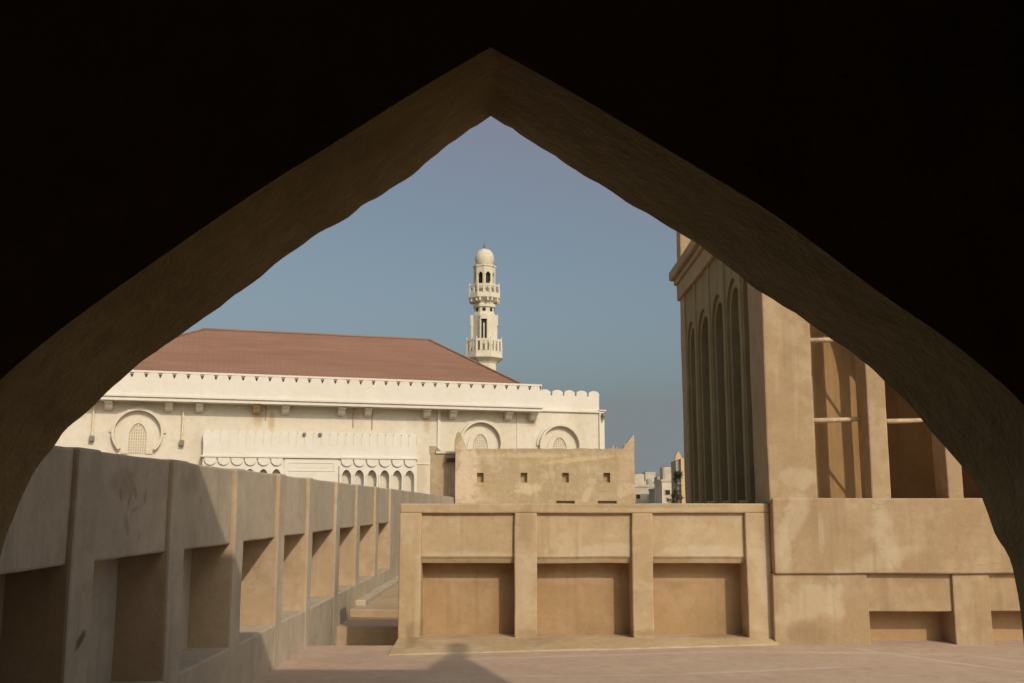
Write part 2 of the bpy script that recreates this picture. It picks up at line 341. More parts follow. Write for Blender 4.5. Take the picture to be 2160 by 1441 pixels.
for a, b in zip(rows, rows[1:]):
    for i in range(len(a) - 1):
        fc = bm.faces.new((a[i], a[i + 1], b[i + 1], b[i])); fc.smooth = True
XL, XR, ZT = -3.2, 3.32, 5.26
def outer(y): return [bm.verts.new(p) for p in ((XR, y, 0), (XR, y, ZT), (XL, y, ZT), (XL, y, 0))]
on, of = outer(YN), outer(YF)
bm.edges.ensure_lookup_table()
for L_ in (rows[0], rows[-1]):
    for a, b in zip(L_, L_[1:]): bm.edges.get((a, b)).smooth = False
bm.faces.new(rows[0] + on); bm.faces.new(rows[-1] + of)
for i in range(3): bm.faces.new((on[i], on[i + 1], of[i + 1], of[i]))
bm.normal_update(); bmesh.ops.triangulate(bm, faces=[f for f in bm.faces if len(f.verts) > 8])
m.done('arch_wall', 'arch', pav)
MB().prism([(2.9, 5.26), (3.03, 5.45), (3.48, 5.92), (3.67, 6.12), (3.80, 6.42), (3.95, 6.52), (4.02, 6.4), (3.85, 6.1), (3.66, 5.85), (3.58, 5.56), (3.32, 4.7), (3.325, 5.26)], 'y', 2.9, 3.15).done('pinnacle', 'arch', pav)
MB().box(-3.5, -3.2, -6.2, 3.15, 0, 3.8).box(3.32, 3.6, -6.2, 3.15, 0, 3.8).box(-3.2, 3.32, -6.2, -5.9, 0, 3.8).done('side_wall', 'arch', pav)
MB().box(-3.55, 3.65, -6.3, 2.655, 3.6, 3.9).done('flat_roof', 'arch', pav)

# ------------------------------------------------------------ long left parapet wall with deep bays
lw = root('parapet_wall', (-2.35, 5.0, 0), 'long grey plastered parapet wall with deep bays running away on the left', 'wall')
PIERS = [(3.95, 4.25), (5.55, 5.86), (7.12, 7.45), (8.74, 9.04), (10.36, 10.65), (11.86, 12.12), (13.7, 14.05), (15.5, 15.85), (17.57, 17.98), (19.68, 20.1)]
for a, b in PIERS:
    pr = MB().box(-2.72, -2.35, a, b, -0.44 if 12 < b < 14.2 else -0.02, 1.895).rough(0.2, 0.008).done('pier', 'left', lw, 0.018)
    pr.data.materials.append(M['reveal'])                 # the gypsum coat covers the face only, the reveals are raw mud
    for f_ in pr.data.polygons:
        if abs(f_.normal.y) > 0.7: f_.material_index = 1
edges = [(3.17, 3.95)] + [(PIERS[i][1], PIERS[i + 1][0]) for i in range(len(PIERS) - 1)]
for a, b in edges:
    MB().box(-2.80, -2.385, a - 0.03, b + 0.03, 1.262, 1.89).rough(0.2, 0.008).done('upper_panel', 'left', lw, 0.015)
    MB().box(-2.85, -2.352, a - 0.02, b + 0.02, -0.44 if 12 < b < 15 else -0.02, 0.42).rough(0.2, 0.008).done('sill', 'left', lw, 0.02)
MB().box(-2.97, -2.70, 3.17, 20.15, 0.0, 1.885).rough(0.4, 0.004).done('back_wall', 'left', lw)
MB().box(-2.97, -2.352, 20.08, 40.2, 0.0, 1.9).rough(0.5, 0.008).done('plain_wall', 'left', lw, 0.02)
# ------------------------------------------------------------ centre parapet with three niches
cw = root('parapet_wall', (0.8, 12.3, 0), 'ochre plastered parapet wall with three square niches in the centre', 'wall')
PX = [(-1.36, -1.10), (0.0, 0.268), (1.385, 1.632), (2.725, 3.02)]
MB().box(-1.36, 3.02, 12.3, 12.75, 1.49, 1.605).rough(0.2, 0.008).done('coping', 'niche', cw, 0.018)
for a, b in PX:
    MB().box(a, b, 12.3, 12.735, 0.0, 1.493).rough(0.2, 0.008).done('pier', 'niche', cw, 0.016)
for i in range(3):
    a, b = PX[i][1] - 0.03, PX[i + 1][0] + 0.03
    MB().prism([(12.36, 1.50), (12.36, 0.985), (12.385, 0.955), (12.41, 0.905), (12.70, 0.90), (12.70, 1.5)], 'x', a, b).rough(0.2, 0.007).done('upper_panel', 'niche', cw, 0.006)
    MB().box(a, b, 12.31, 12.69, 0.0, 0.06).rough(0.2, 0.006).done('sill', 'niche', cw, 0.01)
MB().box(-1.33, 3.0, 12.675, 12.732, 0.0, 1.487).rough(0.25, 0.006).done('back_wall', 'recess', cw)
m = MB(); bm = m.bm
A = [(-1.35, 11.28, 0.003), (-0.6, 11.42, 0.003), (0.3, 11.6, 0.003), (1.1, 11.72, 0.003), (2.0, 11.9, 0.003), (3.05, 12.12, 0.003)]
T = [(a[0], 12.32, 0.065) for a in A]; T0 = [(a[0], a[1] + 0.05, 0.014) for a in A]
rowsf = [[bm.verts.new(p) for p in L] for L in ([(a[0], a[1], -0.02) for a in A], T0, T, [(a[0], 12.32, -0.02) for a in A])]
for p, q in zip(rowsf, rowsf[1:] + rowsf[:1]):
    for i in range(len(A) - 1): bm.faces.new((p[i], p[i + 1], q[i + 1], q[i]))
bm.faces.new([r_[0] for r_ in rowsf]); bm.faces.new([r_[-1] for r_ in rowsf][::-1])
m.rough(0.15, 0.008, 2.5).done('mortar_skirt', 'niche', cw, 0.01)

# ------------------------------------------------------------ wind tower
TX0, TX1, TY0, TY1 = 3.02, 7.38, 12.2, 18.35
wt = root('wind_tower', (5.2, 15.2, 0), 'tall mud plastered wind tower with slim vertical openings and arched side slots', 'tower')
# base front: upper band proud, pilasters, two shallow niches
MB().box(TX0, 8.4, 12.155, 12.75, 0.80, 1.665).rough(0.22, 0.009).done('base_band', 'tower', wt, 0.018)
for a, b in ((3.0, 4.10), (5.09, 5.52), (6.5, 8.4)):
    MB().box(a, b, 12.20, 12.75, -0.02, 0.802).rough(0.2, 0.009).done('pilaster', 'tower', wt, 0.016)
for a, b in ((4.10, 5.09), (5.52, 6.5)):
    MB().box(a - 0.03, b + 0.03, 12.245, 12.70, 0.366, 0.81).rough(0.2, 0.007).done('niche_panel', 'tower', wt, 0.012)
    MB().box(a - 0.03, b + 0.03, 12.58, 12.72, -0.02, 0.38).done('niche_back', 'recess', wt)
# chamber floor and roof
MB().box(3.1, 7.3, 12.3, 18.3, 1.3, 1.655).done('chamber_floor', 'slot_shaded', wt)
MB().box(3.1, 8.38, 12.8, 18.3, -0.3, 1.32).done('core', 'tower', wt)
MB().box(3.06, 7.34, 12.25, 18.32, 5.3, 5.95).done('roof_slab', 'tower', wt)
# corner piers; the front right one is widened out of view to block sun
for (a, b, c, d) in ((3.0, 3.573, 12.2, 12.93), (6.15, 7.38, 12.2, 12.58), (3.02, 3.5, 17.87, 18.35), (6.9, 7.38, 17.87, 18.35)):
    MB().box(a, b, c, d, 1.60, 5.4).rough(0.25, 0.009).done('corner_pier', 'tower', wt, 0.02)
for a, b in ((4.212, 4.44), (5.105, 5.29), (5.95, 6.16)):
    MB().box(a, b, 12.2, 12.58, 1.60, 5.35).rough(0.2, 0.008).done('front_pier', 'tower', wt, 0.018)
for i, (a, b) in enumerate(((3.573, 4.212), (4.44, 5.105), (5.29, 5.95))):
    m = MB(); arch_head(m, a - 0.01, b + 0.01, 4.15, 4.62, 5.35, 'y', 12.23, 12.52); m.done('arch_head', 'tower', wt)
# side slots
SP = [(13.43, 13.57), (14.50, 14.64), (15.62, 15.76), (16.84, 16.98)]
for a, b in SP:
    MB().box(3.02, 3.34, a, b, 1.60, 5.3).rough(0.2, 0.006).done('slot_pier', 'slot_shaded', wt, 0.02)
E2 = [(12.93, 13.43)] + [(SP[i][1], SP[i + 1][0]) for i in range(3)] + [(16.98, 17.87)]
for a, b in E2:
    m = MB(); arch_head(m, a + 0.05, b - 0.05, 4.25, 4.72, 5.3, 'x', 3.045, 3.25); m.box(3.045, 3.25, a - 0.01, a + 0.05, 1.62, 5.3).box(3.045, 3.25, b - 0.05, b + 0.01, 1.62, 5.3); m.done('slot_arch', 'slot_shaded', wt)
    if b - a > 0.6:
        m = MB(); arch_head(m, a + 0.15, b - 0.15, 4.2, 4.60, 4.78, 'x', 3.085, 3.24)
        m.box(3.085, 3.24, a, a + 0.15, 1.62, 4.78).box(3.085, 3.24, b - 0.15, b, 1.62, 4.78); m.done('slot_surround', 'slot_shaded', wt)
# solid walls at right and back
MB().box(7.0, 7.36, 12.58, 17.9, 1.6, 5.32).done('end_wall', 'tower', wt)
MB().box(3.45, 6.95, 18.0, 18.33, 1.6, 5.32).done('rear_wall', 'tower', wt)
# crossed inner partitions that turn the wind down
def slab(name, p, q, th, z0, z1, mat):
    p = Vector((*p, 0)); q = Vector((*q, 0)); d = (q - p).normalized(); nrm = Vector((-d.y, d.x, 0)) * th / 2
    MB().prism([tuple((p + nrm).xy), tuple((q + nrm).xy), tuple((q - nrm).xy), tuple((p - nrm).xy)], 'z', z0, z1).rough(0.3, 0.01).done(name, mat, wt)
slab('inner_partition', (3.42, 12.62), (5.3, 14.88), 0.12, 1.6, 5.31, 'chamber')
slab('inner_partition', (5.33, 14.9), (7.1, 13.0), 0.12, 1.6, 5.31, 'chamber')
slab('inner_partition', (5.26, 15.0), (3.3, 18.0), 0.12, 1.6, 5.31, 'slot_shaded')
# bleached poles
for z, a, b in ((2.61, 3.5, 4.3), (3.6, 3.5, 4.3), (2.60, 4.38, 5.18), (3.6, 4.38, 5.18), (2.6, 5.2, 6.0)):
    MB().tube((a, 12.50, z - 0.012), (b, 12.48, z + 0.012), 0.033, 12, 0.025).done('wooden_pole', 'wood', wt, smooth=True)
# cornice: band, moulding, ledge
MB().box(2.975, 7.42, 12.15, 18.40, 5.27, 5.56).rough(0.3, 0.008).done('frieze', 'tower', wt, 0.02)
MB().box(2.93, 7.46, 12.10, 18.44, 5.56, 5.66).box(2.86, 7.6, 12.04, 18.52, 5.66, 5.84).rough(0.3, 0.008).done('cornice', 'tower', wt, 0.03)
MB().box(2.99, 7.4, 18.0, 18.36, 5.86, 7.3).rough(0.3, 0.01).done('rear_parapet', 'tower', wt, 0.03)
MB().box(2.99, 3.25, 12.2, 18.0, 5.86, 5.97).box(3.25, 7.4, 12.2, 12.45, 5.86, 6.0).done('low_kerb', 'tower', wt, 0.02)

# ------------------------------------------------------------ adobe house in the middle distance
ah = root('adobe_house', (1.2, 41, -5), 'old flat roofed tan adobe house with four small square vents and a broken parapet', 'house')
def holes_wall(mb, x0, x1, z0, z1, y0, y1, holes):
    xs = sorted({x0, x1, *[h[0] for h in holes], *[h[1] for h in holes]})
    for a, b in zip(xs, xs[1:]):
        hs = sorted([(h[2], h[3]) for h in holes if h[0] <= a + 1e-6 and h[1] >= b - 1e-6])
        z = z0
        for h0, h1 in hs:
            if h0 > z: mb.box(a, b, y0, y1, z, h0)
            z = h1
        if z < z1: mb.box(a, b, y0, y1, z, z1)
VH = [(x - 0.13, x + 0.13, 2.46, 2.83) for x in (-1.32, 0.37, 1.98, 3.58)]
SL = [(1.62, 2.33, 1.3, 1.76), (3.22, 3.95, 1.3, 1.76)]
m = MB(); holes_wall(m, -2.29, 4.66, -5, 3.72, 40.0, 40.35, VH + SL)
m.box(-2.29, -1.95, 40.35, 47, -5, 3.72).box(4.3, 4.66, 40.35, 47, -5, 3.72).box(-1.95, 4.3, 46.7, 47, -5, 3.72)
m.done('wall', 'adobe', ah)
top = []
m = MB()
pts = [(-2.29, 3.715)]
x = -2.29
while x < 4.66:
    pts.append((x, 3.76 + 0.035 * noise.noise(Vector((x * 2.1, 0, 3))) + (0.015 if random.random() > .5 else 0))); x += 0.17
pts += [(4.66, 3.76), (4.66, 3.715)]
m.prism(pts, 'y', 39.99, 40.37).done('ragged_wall_top', 'adobe', ah)
MB().box(-1.95, 4.3, 40.35, 46.7, 3.0, 3.3).done('flat_roof', 'adobe', ah)
for (a, b, c, d) in VH + SL:
    MB().box(a - 0.05, b + 0.05, 40.22, 40.34, c - 0.05, d + 0.05).done('vent_back', M['vent'], ah)
MB().prism([(-2.33, 3.7), (-2.32, 4.1), (-2.26, 4.36), (-2.18, 4.45), (-2.12, 4.36), (-2.04, 4.15), (-1.96, 3.98), (-1.9, 3.82), (-1.75, 3.7)], 'y', 40.0, 40.45).rough(0.2, 0.02, 3).done('corner_horn', 'adobe', ah, 0.02)
MB().prism([(4.2, 3.7), (4.28, 3.9), (4.38, 3.98), (4.47, 4.12), (4.62, 4.30), (4.665, 4.28), (4.68, 3.9), (4.68, 3.7)], 'y', 40.02, 40.4).rough(0.2, 0.02, 3).done('corner_horn', 'adobe', ah, 0.02)
for x, h in ((3.86, 0.2), (4.0, 0.13), (3.3, 0.07)):
    MB().prism([(x - .07, 3.72), (x - .03, 3.72 + h * .7), (x + .01, 3.74 + h), (x + .05, 3.72)], 'y', 40.1, 40.3).done('broken_stub', 'adobe', ah)
# lower side block
ab = root('annex_block', (-2.8, 41.5, -5), 'narrow tan plastered block with a flat light roof edge beside the adobe house', 'house')
MB().box(-3.34, -2.3, 41.0, 44.0, -5, 3.62).done('wall', 'adobe', ab, 0.03)
MB().box(-3.12, -2.32, 40.93, 44.05, 3.625, 3.71).done('roof_edge', 'white', ab)
MB().box(-3.40, -3.15, 41.0, 44.0, 3.60, 3.93).rough(0.2, 0.03, 3).done('parapet_stub', 'adobe', ab, 0.03)
MB().box(-2.72, -2.34, 40.72, 41.0, 3.30, 3.44).done('hole_block', 'bark', ab)  # dark block placed for a small hole, its shade put into the colour

# ------------------------------------------------------------ mosque
TH = math.radians(17)
mq = root('mosque', (0, 60, 0), 'cream white mosque with red hipped roof, crenellated parapet and round arched windows', 'mosque', rz=TH, local=True)
MB().box(-32, 5.3, 0, 18, -5, 7.1).box(-32, 1.35, 0.003, 18, 7.0, 8.35).done('wall', 'wall', mq)
# cornice on the main range
MB().box(-32, 1.42, -1.0, -0.0, 6.98, 7.10).box(-32, 1.38, -0.95, -0.01, 7.10, 7.17).box(-32, 1.47, -1.07, -0.01, 7.17, 7.27).done('cornice', 'white', mq)
m = MB(); m.box(-32, 1.38, -0.92, -0.66, 7.27, 8.20)
p = 0.7026; u = -21.13 - 15 * p
while u < 0.9:
    m.prism([(u + 0.025, 8.20), (u + p - 0.025, 8.20), (u + p - 0.12, 8.46), (u + 0.12, 8.46)], 'y', -0.92, -0.66); u += p
m.box(u, 1.38, -0.92, -0.66, 8.19, 8.46)
m.box(-32, 1.40, -0.94, -0.63, 8.46, 8.57)
m.done('crenellated_parapet', 'white', mq)
MB().box(-32, 1.34, -0.42, -0.30, 7.27, 8.52).done('notch_backing', 'lattice', mq)  # added backing in a darker colour, so the parapet notches read as shaded
MB().box(1.10, 1.36, -0.66, -0.01, 7.27, 8.5).done('parapet_return', 'white', mq)
# wing on the right
m = MB(); m.box(1.38, 5.35, 0.022, 0.3, 7.18, 8.06)
for u in (1.92, 2.70, 3.46, 4.24, 5.02):
    m.prism([(u - 0.33, 7.96)] + [(u - 0.34 * math.cos(a), 8.2 + 0.2 * math.sin(a)) for a in [math.pi * k / 8 for k in range(9)]] + [(u + 0.33, 7.96)], 'y', 0.02, 0.3)
m.done('wing_parapet', 'white', mq)
MB().box(1.48, 5.42, -0.14, 0.05, 7.08, 7.18).done('string_course', 'white', mq)
MB().box(5.3, 5.62, -0.12, 0.3, -5, 7.19).box(5.28, 5.72, -0.2, 0.3, 7.19, 7.26).done('corner_pilaster', 'white', mq)
MB().box(5.42, 5.56, -0.42, -0.13, 6.85, 7.05).tube((5.49, -0.3, 6.85), (5.49, -0.3, 6.65), 0.07).done('wall_lamp', 'metal', mq)
# roof
m = MB(); bm = m.bm
A_, B_, Cc, D_ = (-25.2, -0.25, 8.42), (0.75, -0.25, 8.42), (-3.22, 9.0, 12.5), (-17.67, 9.0, 12.5)
E_, F_ = (0.75, 17.8, 8.42), (-25.2, 17.8, 8.42)
V_ = [bm.verts.new(q) for q in (A_, B_, Cc, D_, E_, F_)]
for f_ in ((0, 1, 2, 3), (1, 4, 2), (4, 5, 3, 2), (5, 0, 3), (0, 5, 4, 1)): bm.faces.new([V_[i] for i in f_])
m.done('hipped_roof', 'roof', mq)
MB().tube((-17.8, 9.0, 12.53), (-3.1, 9.0, 12.53), 0.09).tube((-3.22, 9.0, 12.53), (0.75, -0.25, 8.45), 0.08).tube((-17.67, 9, 12.53), (-25.2, -0.25, 8.45), 0.08).done('ridge_tiles', 'roof', mq)
MB().lathe([(0.06, 11.2), (0.06, 11.75), (0.14, 11.8), (0.2, 11.95), (0.2, 12.05), (0.13, 12.2), (0.03, 12.3), (0.01, 12.5)], -19.6, 10.0, 16).done('ball_finial', 'white', mq, smooth=True)
# brackets
for i, u in enumerate((-25.2, -22.21, -19.23, -17.68, -14.72, -13.18, -10.13, -8.65, -5.3, -3.77, -0.46, 1.05)):
    MB().prism([(0.0, 6.98), (-0.75, 6.98), (-0.75, 6.86), (-0.5, 6.78), (-0.42, 6.60), (-0.25, 6.52), (0.0, 6.5)], 'x', u - 0.19, u + 0.19).done('bracket', 'stain' if i in (4,) else 'white', mq)
# round arches with pointed screens
for u, z in ((-20.72, 5.36), (-2.08, 5.16), (2.77, 5.06)):
    a = MB().ring(u, z, 1.16, 1.29, -0.34, 0.0).ring(u, z, 1.285, 1.42, -0.10, 0.0, 0.0, math.pi).done('round_arch', 'wall', mq)
    P = [(u - 0.78, z - 1.1)] + pointed(u - 0.78, u + 0.78, z - 0.35, z + 0.75) + [(u + 0.78, z - 1.1)]
    Q = [(u - 0.44, z - 1.1)] + pointed(u - 0.44, u + 0.44, z - 0.2, z + 0.5) + [(u + 0.44, z - 1.1)]
    m = MB(); bmf = m.bm
    for PP, QQ in zip(zip(P, P[1:]), zip(Q, Q[1:])):
        vs = [bmf.verts.new((q[0], y_, q[1])) for y_ in (-0.07, 0.0) for q in (PP[0], PP[1], QQ[1], QQ[0])]
        for ff in ((0, 1, 2, 3), (4, 7, 6, 5), (0, 4, 5, 1), (3, 2, 6, 7)): bmf.faces.new([vs[i] for i in ff])
    fr = m.done('window_frame', 'wall', mq)
    m = MB(); m.prism(Q, 'y', -0.012, 0.0)
    s_ = m.done('window_screen', 'lattice', mq)
    m = MB()
    for k in range(-3, 4):
        m.box(u + k * 0.115 - 0.015, u + k * 0.115 + 0.015, -0.035, -0.012, z - 1.1, z + 0.5 - abs(k) * 0.16)
    for k in range(9):
        zz = z - 1.0 + k * 0.15; hw = 0.43 if zz < z - 0.2 else 0.43 * max(0.1, 1 - (zz - z + 0.2) / 0.75)
        m.box(u - hw, u + hw, -0.032, -0.012, zz - 0.014, zz + 0.014)
    m.done('screen_bars', 'white', s_)
# projecting gallery bay
by = MB(); by.box(-17.4, -5.9, -0.5, -0.02, 4.22, 5.40)
u = -17.4; q = 11.5 / 26
for k in range(26):
    by.prism([(u + 0.03, 5.40), (u + q - 0.03, 5.40), (u + q - 0.03, 5.5), (u + q / 2, 5.62), (u + 0.03, 5.5)], 'y', -0.5, -0.28); u += q
for k in range(27): by.box(-17.4 + k * q - 0.02, -17.4 + k * q + 0.02, -0.53, -0.5, 4.9, 5.42)
by.done('gallery_parapet', 'white', mq)
MB().box(-17.5, -5.82, -0.62, -0.02, 4.13, 4.22).done('gallery_moulding', 'white', mq)
g1 = MB()
for (a0, n_, pitch) in ((-17.35, 6, 0.69), (-10.14, 6, 0.705)):
    g2 = MB()
    for k in range(n_):
        a = a0 + k * pitch; b = a + pitch
        arch_head(g1, a + 0.09, b - 0.09, 3.1, 3.52, 3.72, 'y', -0.45, -0.30)
        g1.box(a - 0.09 if k else a - 0.05, a + 0.09, -0.45, -0.30, 0, 3.72)
        g1.box(a + 0.02 if k else a, a + 0.0 + 0.05, -0.5, -0.45, 0, 3.3)
        # scalloped corbels
        g2.prism([(a + 0.04, 4.13), (a + 0.04, 3.98)] + [(a + pitch / 2 - (pitch / 2 - 0.05) * math.cos(t), 3.98 - 0.27 * math.sin(t)) for t in [math.pi * j / 8 for j in range(1, 8)]] + [(b - 0.04, 3.98), (b - 0.04, 4.13)], 'y', -0.56, -0.30)
    g2.box(a0 + 0.02, a0 + n_ * pitch - 0.02, -0.54, -0.3, 4.06, 4.13); g2.done('scalloped_corbels', 'white', mq)
    g1.box(a0 + n_ * pitch - 0.09, a0 + n_ * pitch + 0.06, -0.45, -0.30, 0, 3.72)
g1.box(-17.4, -5.85, -0.44, -0.02, 3.72, 4.13)
g1.done('gallery_arches', 'white', mq)
MB().box(-13.15, -10.24, -0.5, -0.02, 0, 4.12).done('gallery_centre', 'white', mq)
m = MB()
for (a, b, c, d) in ((-12.95, -10.45, 3.86, 3.92), (-12.95, -10.45, 3.42, 3.48), (-12.95, -12.89, 3.48, 3.86), (-10.51, -10.45, 3.48, 3.86)): m.box(a, b, -0.53, -0.5, c, d)
u = -12.5
while u < -10.9:      # a worn line of raised script, too faint to read
    h_ = random.uniform(0.03, 0.12); m.box(u, u + 0.05, -0.515, -0.5, 3.6, 3.6 + h_)
    m.box(u, u + 0.14, -0.515, -0.5, 3.59, 3.61); u += random.uniform(0.12, 0.22)
m.done('inscription_panel', 'white', mq)
for bb in ((-5.85, -5.05, -0.05, 0.0, 3.88, 3.94), (-4.62, -4.46, -0.12, 0, -2, 6.98), (0.15, 0.22, -0.06, 0, -2, 6.9)):
    MB().box(*bb).done('wall_strip', 'white', mq)
for u, z0, z1 in ((-18.5, 4.95, 6.66), (-22.95, 5.1, 6.98)):
    dp = MB().tube((u, -0.14, z0), (u, -0.14, z1), 0.055).done('drain_pipe', 'pipe', mq)
    MB().box(u - 0.12, u + 0.12, -0.30, -0.02, z0 - 0.22, z0 + 0.05).done('outlet_box', 'metal', dp)
for u, z0, z1 in ((-9.43, 5.9, 6.98), (-8.37, 5.8, 6.98), (-14.2, 6.2, 6.98)):
    MB().tube((u, -0.06, z0), (u, -0.06, z1), 0.028).done('cable_conduit', 'stain', mq)
for u in (-12.15, -11.3): MB().lathe([(0.09, 0), (0.09, 0.12), (0.05, 0.14)], 0, 0, 10).done('vent_hole_stub', 'metal', mq).location = (u, -0.6, 5.36)  # dark stubs standing for two small vent holes

# ------------------------------------------------------------ minaret
mn = root('minaret', (-2.53, 85, -5), 'slender cream minaret with two octagonal balconies and a small onion dome', 'minaret')
cx, cy = -2.53, 85.0; R8 = math.pi / 8
MB().lathe([(1.12, -5), (1.08, 12.9), (1.08, 13.25), (1.2, 13.4)], cx, cy, 8, R8).done('shaft', 'shaft', mn)
b1 = MB().lathe([(1.2, 13.4), (1.52, 13.62), (1.66, 13.7), (1.66, 13.86), (1.0, 13.87)], cx, cy, 8, R8).done('lower_balcony', 'shaft', mn)
def balustrade(r, z0, z1, nm, par, gaps=3):
    m = MB()
    V8 = [(cx + r * math.cos(R8 + k * math.pi / 4), cy + r * math.sin(R8 + k * math.pi / 4)) for k in range(8)]
    for k in range(8):
        a = Vector(V8[k]); b = Vector(V8[(k + 1) % 8]); d = (b - a); nr = Vector((d.y, -d.x)).normalized() * 0.05
        def seg(f0, f1, c, e):
            p_, q_ = a + d * f0, a + d * f1
            m.prism([tuple(p_ + nr), tuple(q_ + nr), tuple(q_ - nr), tuple(p_ - nr)], 'z', c, e)
        seg(0, 1, z0, z0 + 0.28 * (z1 - z0)); seg(0.02, 0.98, z1 - 0.14 * (z1 - z0), z1)
        for i in range(gaps + 1):
            f = i / gaps; seg(max(0, f - 0.09), min(1, f + 0.09), z0 + 0.27 * (z1 - z0), z1 - 0.13 * (z1 - z0))
        m.tube((a.x, a.y, z0), (a.x, a.y, z1 + 0.18), 0.09, 6, 0.05)
    m.done(nm, 'shaft', par)
balustrade(1.56, 13.86, 15.25, 'balustrade', b1)
MB().lathe([(0.98, 13.8), (0.96, 17.4), (0.88, 17.6), (0.86, 18.0), (1.0, 18.05), (1.0, 18.25), (0.8, 18.4)], cx, cy, 8, R8).done('middle_shaft', 'shaft', mn)
for k in range(4):
    a = -math.pi / 2 + k * math.pi / 2; d = Vector((math.cos(a), math.sin(a))); s_ = Vector((-d.y, d.x)); c0 = Vector((cx, cy))
    def bx(mb, r0, r1, hw, z0, z1):
        P = [c0 + d * r0 - s_ * hw, c0 + d * r1 - s_ * hw, c0 + d * r1 + s_ * hw, c0 + d * r0 + s_ * hw]
        mb.prism([tuple(v) for v in P], 'z', z0, z1)
    m = MB(); bx(m, 0.8, 1.12, 0.3, 16.95, 17.35) if k == 0 else bx(m, 0.8, 1.16, 0.32, 16.5, 17.4)
    bx(m, 0.8, 1.06, 0.05, 15.3, 16.6) if k == 0 else None
    for s2 in (-1, 1):
        P = [c0 + d * 0.85 + s_ * (s2 * 0.30 - 0.05), c0 + d * 1.10 + s_ * (s2 * 0.30 - 0.05), c0 + d * 1.10 + s_ * (s2 * 0.30 + 0.05), c0 + d * 0.85 + s_ * (s2 * 0.30 + 0.05)]
        m.prism([tuple(v) for v in P], 'z', 14.6, 17.0)
    m.done('oriel', 'shaft', mn)
    m = MB(); bx(m, 0.86, 0.935, 0.2, 15.3, 16.95); m.done('window', 'dark', mn)
b2 = MB().lathe([(0.8, 18.3), (0.9, 18.45), (1.15, 18.62), (1.32, 18.75), (1.42, 18.8), (1.42, 18.95), (0.8, 18.96)], cx, cy, 8, R8).done('upper_balcony', 'shaft', mn)
balustrade(1.34, 18.95, 19.9, 'balustrade', b2, 2)
for k in range(8):
    a = k * math.pi / 4; d = Vector((math.cos(a), math.sin(a))); s_ = Vector((-d.y, d.x)); c0 = Vector((cx, cy))
    m = MB(); bx(m, 0.70, 0.835, 0.13, 17.68, 17.95); m.done('small_opening', 'dark', mn)
    for q_ in (-0.25, 0.25):
        P = [c0 + d * 0.8 + s_ * (q_ - 0.07), c0 + d * 1.28 + s_ * (q_ * 1.3 - 0.07), c0 + d * 1.28 + s_ * (q_ * 1.3 + 0.07), c0 + d * 0.8 + s_ * (q_ + 0.07)]
        MB().prism([tuple(v) for v in P], 'z', 18.5, 18.78).done('corbel', 'shaft', mn)
# lantern with eight arched openings, turned so that two face the terrace
R0 = 0.0
m = MB(); wn = MB()
V8 = [(cx + 0.93 * math.cos(R0 + k * math.pi / 4), cy + 0.93 * math.sin(R0 + k * math.pi / 4)) for k in range(8)]
m.lathe([(0.93, 18.96), (0.93, 20.05)], cx, cy, 8, R0)
m.lathe([(0.93, 21.12), (0.93, 21.5), (1.0, 21.53), (1.0, 21.68), (0.7, 21.75)], cx, cy, 8, R0)
for k in range(8):
    a = Vector(V8[k]); b = Vector(V8[(k + 1) % 8]); d = b - a; nr = Vector((-d.y, d.x)).normalized() * 0.16
    for f0, f1, z0, z1 in ((0, 0.2, 20.05, 21.12), (0.8, 1, 20.05, 21.12), (0.2, 0.34, 20.92, 21.12), (0.66, 0.8, 20.92, 21.12), (0.34, 0.66, 21.04, 21.12)):
        p_, q_ = a + d * f0, a + d * f1
        m.prism([tuple(p_), tuple(q_), tuple(q_ + nr), tuple(p_ + nr)], 'z', z0, z1)
m.done('lantern', 'shaft', mn)
MB().lathe([(0.6, 20.0), (0.6, 21.2)], cx, cy, 8, R0).done('lantern_dark_core', 'dark', mn)  # dark core put in for the shade inside the lantern
MB().lathe([(0.62, 21.7), (0.70, 21.8), (0.79, 22.05), (0.82, 22.3), (0.78, 22.6), (0.64, 22.88), (0.45, 23.07), (0.2, 23.16), (0.07, 23.22)], cx, cy, 24).done('dome', 'shaft', mn, smooth=True)
MB().lathe([(0.07, 23.2), (0.05, 23.3), (0.13, 23.38), (0.13, 23.45), (0.04, 23.52), (0.09, 23.6), (0.03, 23.66), (0.015, 23.95)], cx, cy, 10).done('finial', 'metal', mn, smooth=True)

# ------------------------------------------------------------ far town between adobe house and wind tower
def far_house(x, y, wd, dp, h, mat, label, nwin=3, extra=True):
    o = root('town_house', (x, y, -5), label, 'house', 'houses far off in the gap beside the wind tower')
    MB().box(x - wd / 2, x + wd / 2, y, y + dp, -5, h).done('wall', mat, o)
    MB().box(x - wd / 2 - .1, x + wd / 2 + .1, y - .12, y + dp, h, h + .35).done('roof_parapet', mat, o)
    if extra: MB().box(x - wd * .3, x + wd * .1, y + dp * .4, y + dp * .8, h + .3, h + 2.2).done('stair_hut', mat, o)
    MB().lathe([(.5, h + .3), (.5, h + 1.3), (.3, h + 1.5)], x + wd * .32, y + dp * .5, 12).done('roof_tank', 'far3', o)
    MB().tube((x - wd * .35, y + 1, h), (x - wd * .35, y + 1, h + 2.6), .05, 5).tube((x - wd * .35 - .5, y + 1, h + 2.3), (x - wd * .35 + .5, y + 1, h + 2.3), .04, 5).done('roof_aerial', 'metal', o)
    rows_ = 3
    for r_ in range(rows_):
        for k in range(nwin):
            xx = x - wd / 2 + wd * (k + .5) / nwin; zz = h - 1.9 - r_ * 3
            f = MB().box(xx - .45, xx + .45, y - .08, y + .02, zz - .1, zz + .8).done('window', 'far', o)
            MB().box(xx - .33, xx + .33, y - .11, y - .082, zz, zz + .7).done('pane', 'dark', f)
def px_x(px, Y): return (px - 1085) / 2160 * Y
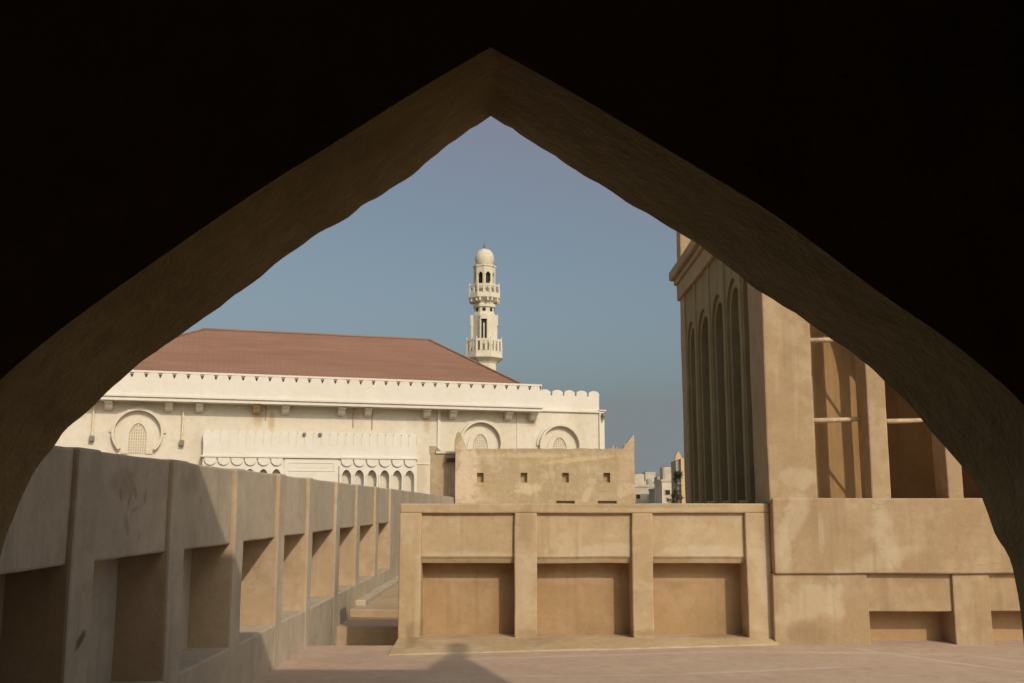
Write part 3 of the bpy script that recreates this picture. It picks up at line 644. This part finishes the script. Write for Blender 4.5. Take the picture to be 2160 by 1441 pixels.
far_house(px_x(1356, 170), 170, 4.2, 8, 4.6, 'far', 'low white far house nearest the adobe house corner', 2)
far_house(px_x(1380, 190), 190, 5.0, 9, 5.6, 'far', 'tallest white far house with a roof hut in the gap', 3)
far_house(px_x(1403, 160), 160, 3.4, 8, 3.9, 'far3', 'small grey far house between white house and dark tree', 2)
far_house(px_x(1392, 260), 260, 9, 10, 6.2, 'far2', 'broad beige far house behind the white houses', 4)
far_house(px_x(1416, 150), 150, 3.2, 8, 5.0, 'far', 'pale far house half hidden by the dark tree', 2)
# slim tan tower block just left of the wind tower
sb = root('tan_tower_block', (px_x(1440, 70), 70, -5), 'slim sunlit tan tower block just left of the wind tower', 'building')
x0, x1 = px_x(1434, 70), px_x(1470, 70)
MB().box(x0, x1, 70, 73, -5, 4.75).done('wall', 'far2', sb)
MB().box(x0 - .3, x0 - 0.003, 70.3, 72.5, -5, 4.6).done('side_wing', 'far3', sb)
MB().prism([(x0 - .35, 4.6), (x0 - .3, 4.95), (x0 - .12, 5.25), (x0 + .05, 4.95), (x0 + .1, 4.75)], 'y', 70.2, 70.6).done('roof_horn', 'far2', sb)
MB().box(x0 - .3, x0 + .0, 70.05, 70.3, 3.0, 3.1).box(x0 - .3, x0 - .0, 70.05, 70.3, 2.1, 2.2).done('balcony_rail', 'metal', sb)
# tree
tr = root('tree', (px_x(1424, 60), 60, -5), 'small dark tree beside the slim tan tower block', 'tree')
tx = px_x(1424, 60); TY = 60
m = MB().tube((tx, TY, -5), (tx + .05, TY, 0), .12, 8, .09).tube((tx + .05, TY, 0), (tx, TY, 3.2), .09, 8, .04)
for k in range(9):
    z = 0.3 + k * .32; a = k * 2.4
    m.tube((tx + .02, TY, z), (tx + .02 + .25 * math.cos(a), TY + .25 * math.sin(a), z + .35), .035, 5, .012)
m.done('trunk', 'bark', tr)
m = MB()
cl = [(random.gauss(0, .11), random.gauss(0, .15), random.gauss(3.3, .22)) for _ in range(14)] + [(random.gauss(-.12, .2), random.gauss(0, .2), random.uniform(0.8, 2.4)) for _ in range(26)]
for c in cl:
    for _ in range(60):
        p_ = Vector((tx + c[0] + random.gauss(0, .06), TY + c[1] + random.gauss(0, .08), c[2] + random.gauss(0, .08)))
        a = Vector([random.uniform(-1, 1) for _ in range(3)]).normalized() * .045; b = a.orthogonal().normalized() * .022
        vs = [m.bm.verts.new(p_ + q_) for q_ in (a, b, -a, -b)]; m.bm.faces.new(vs)
m.done('crown', 'leaf', tr)
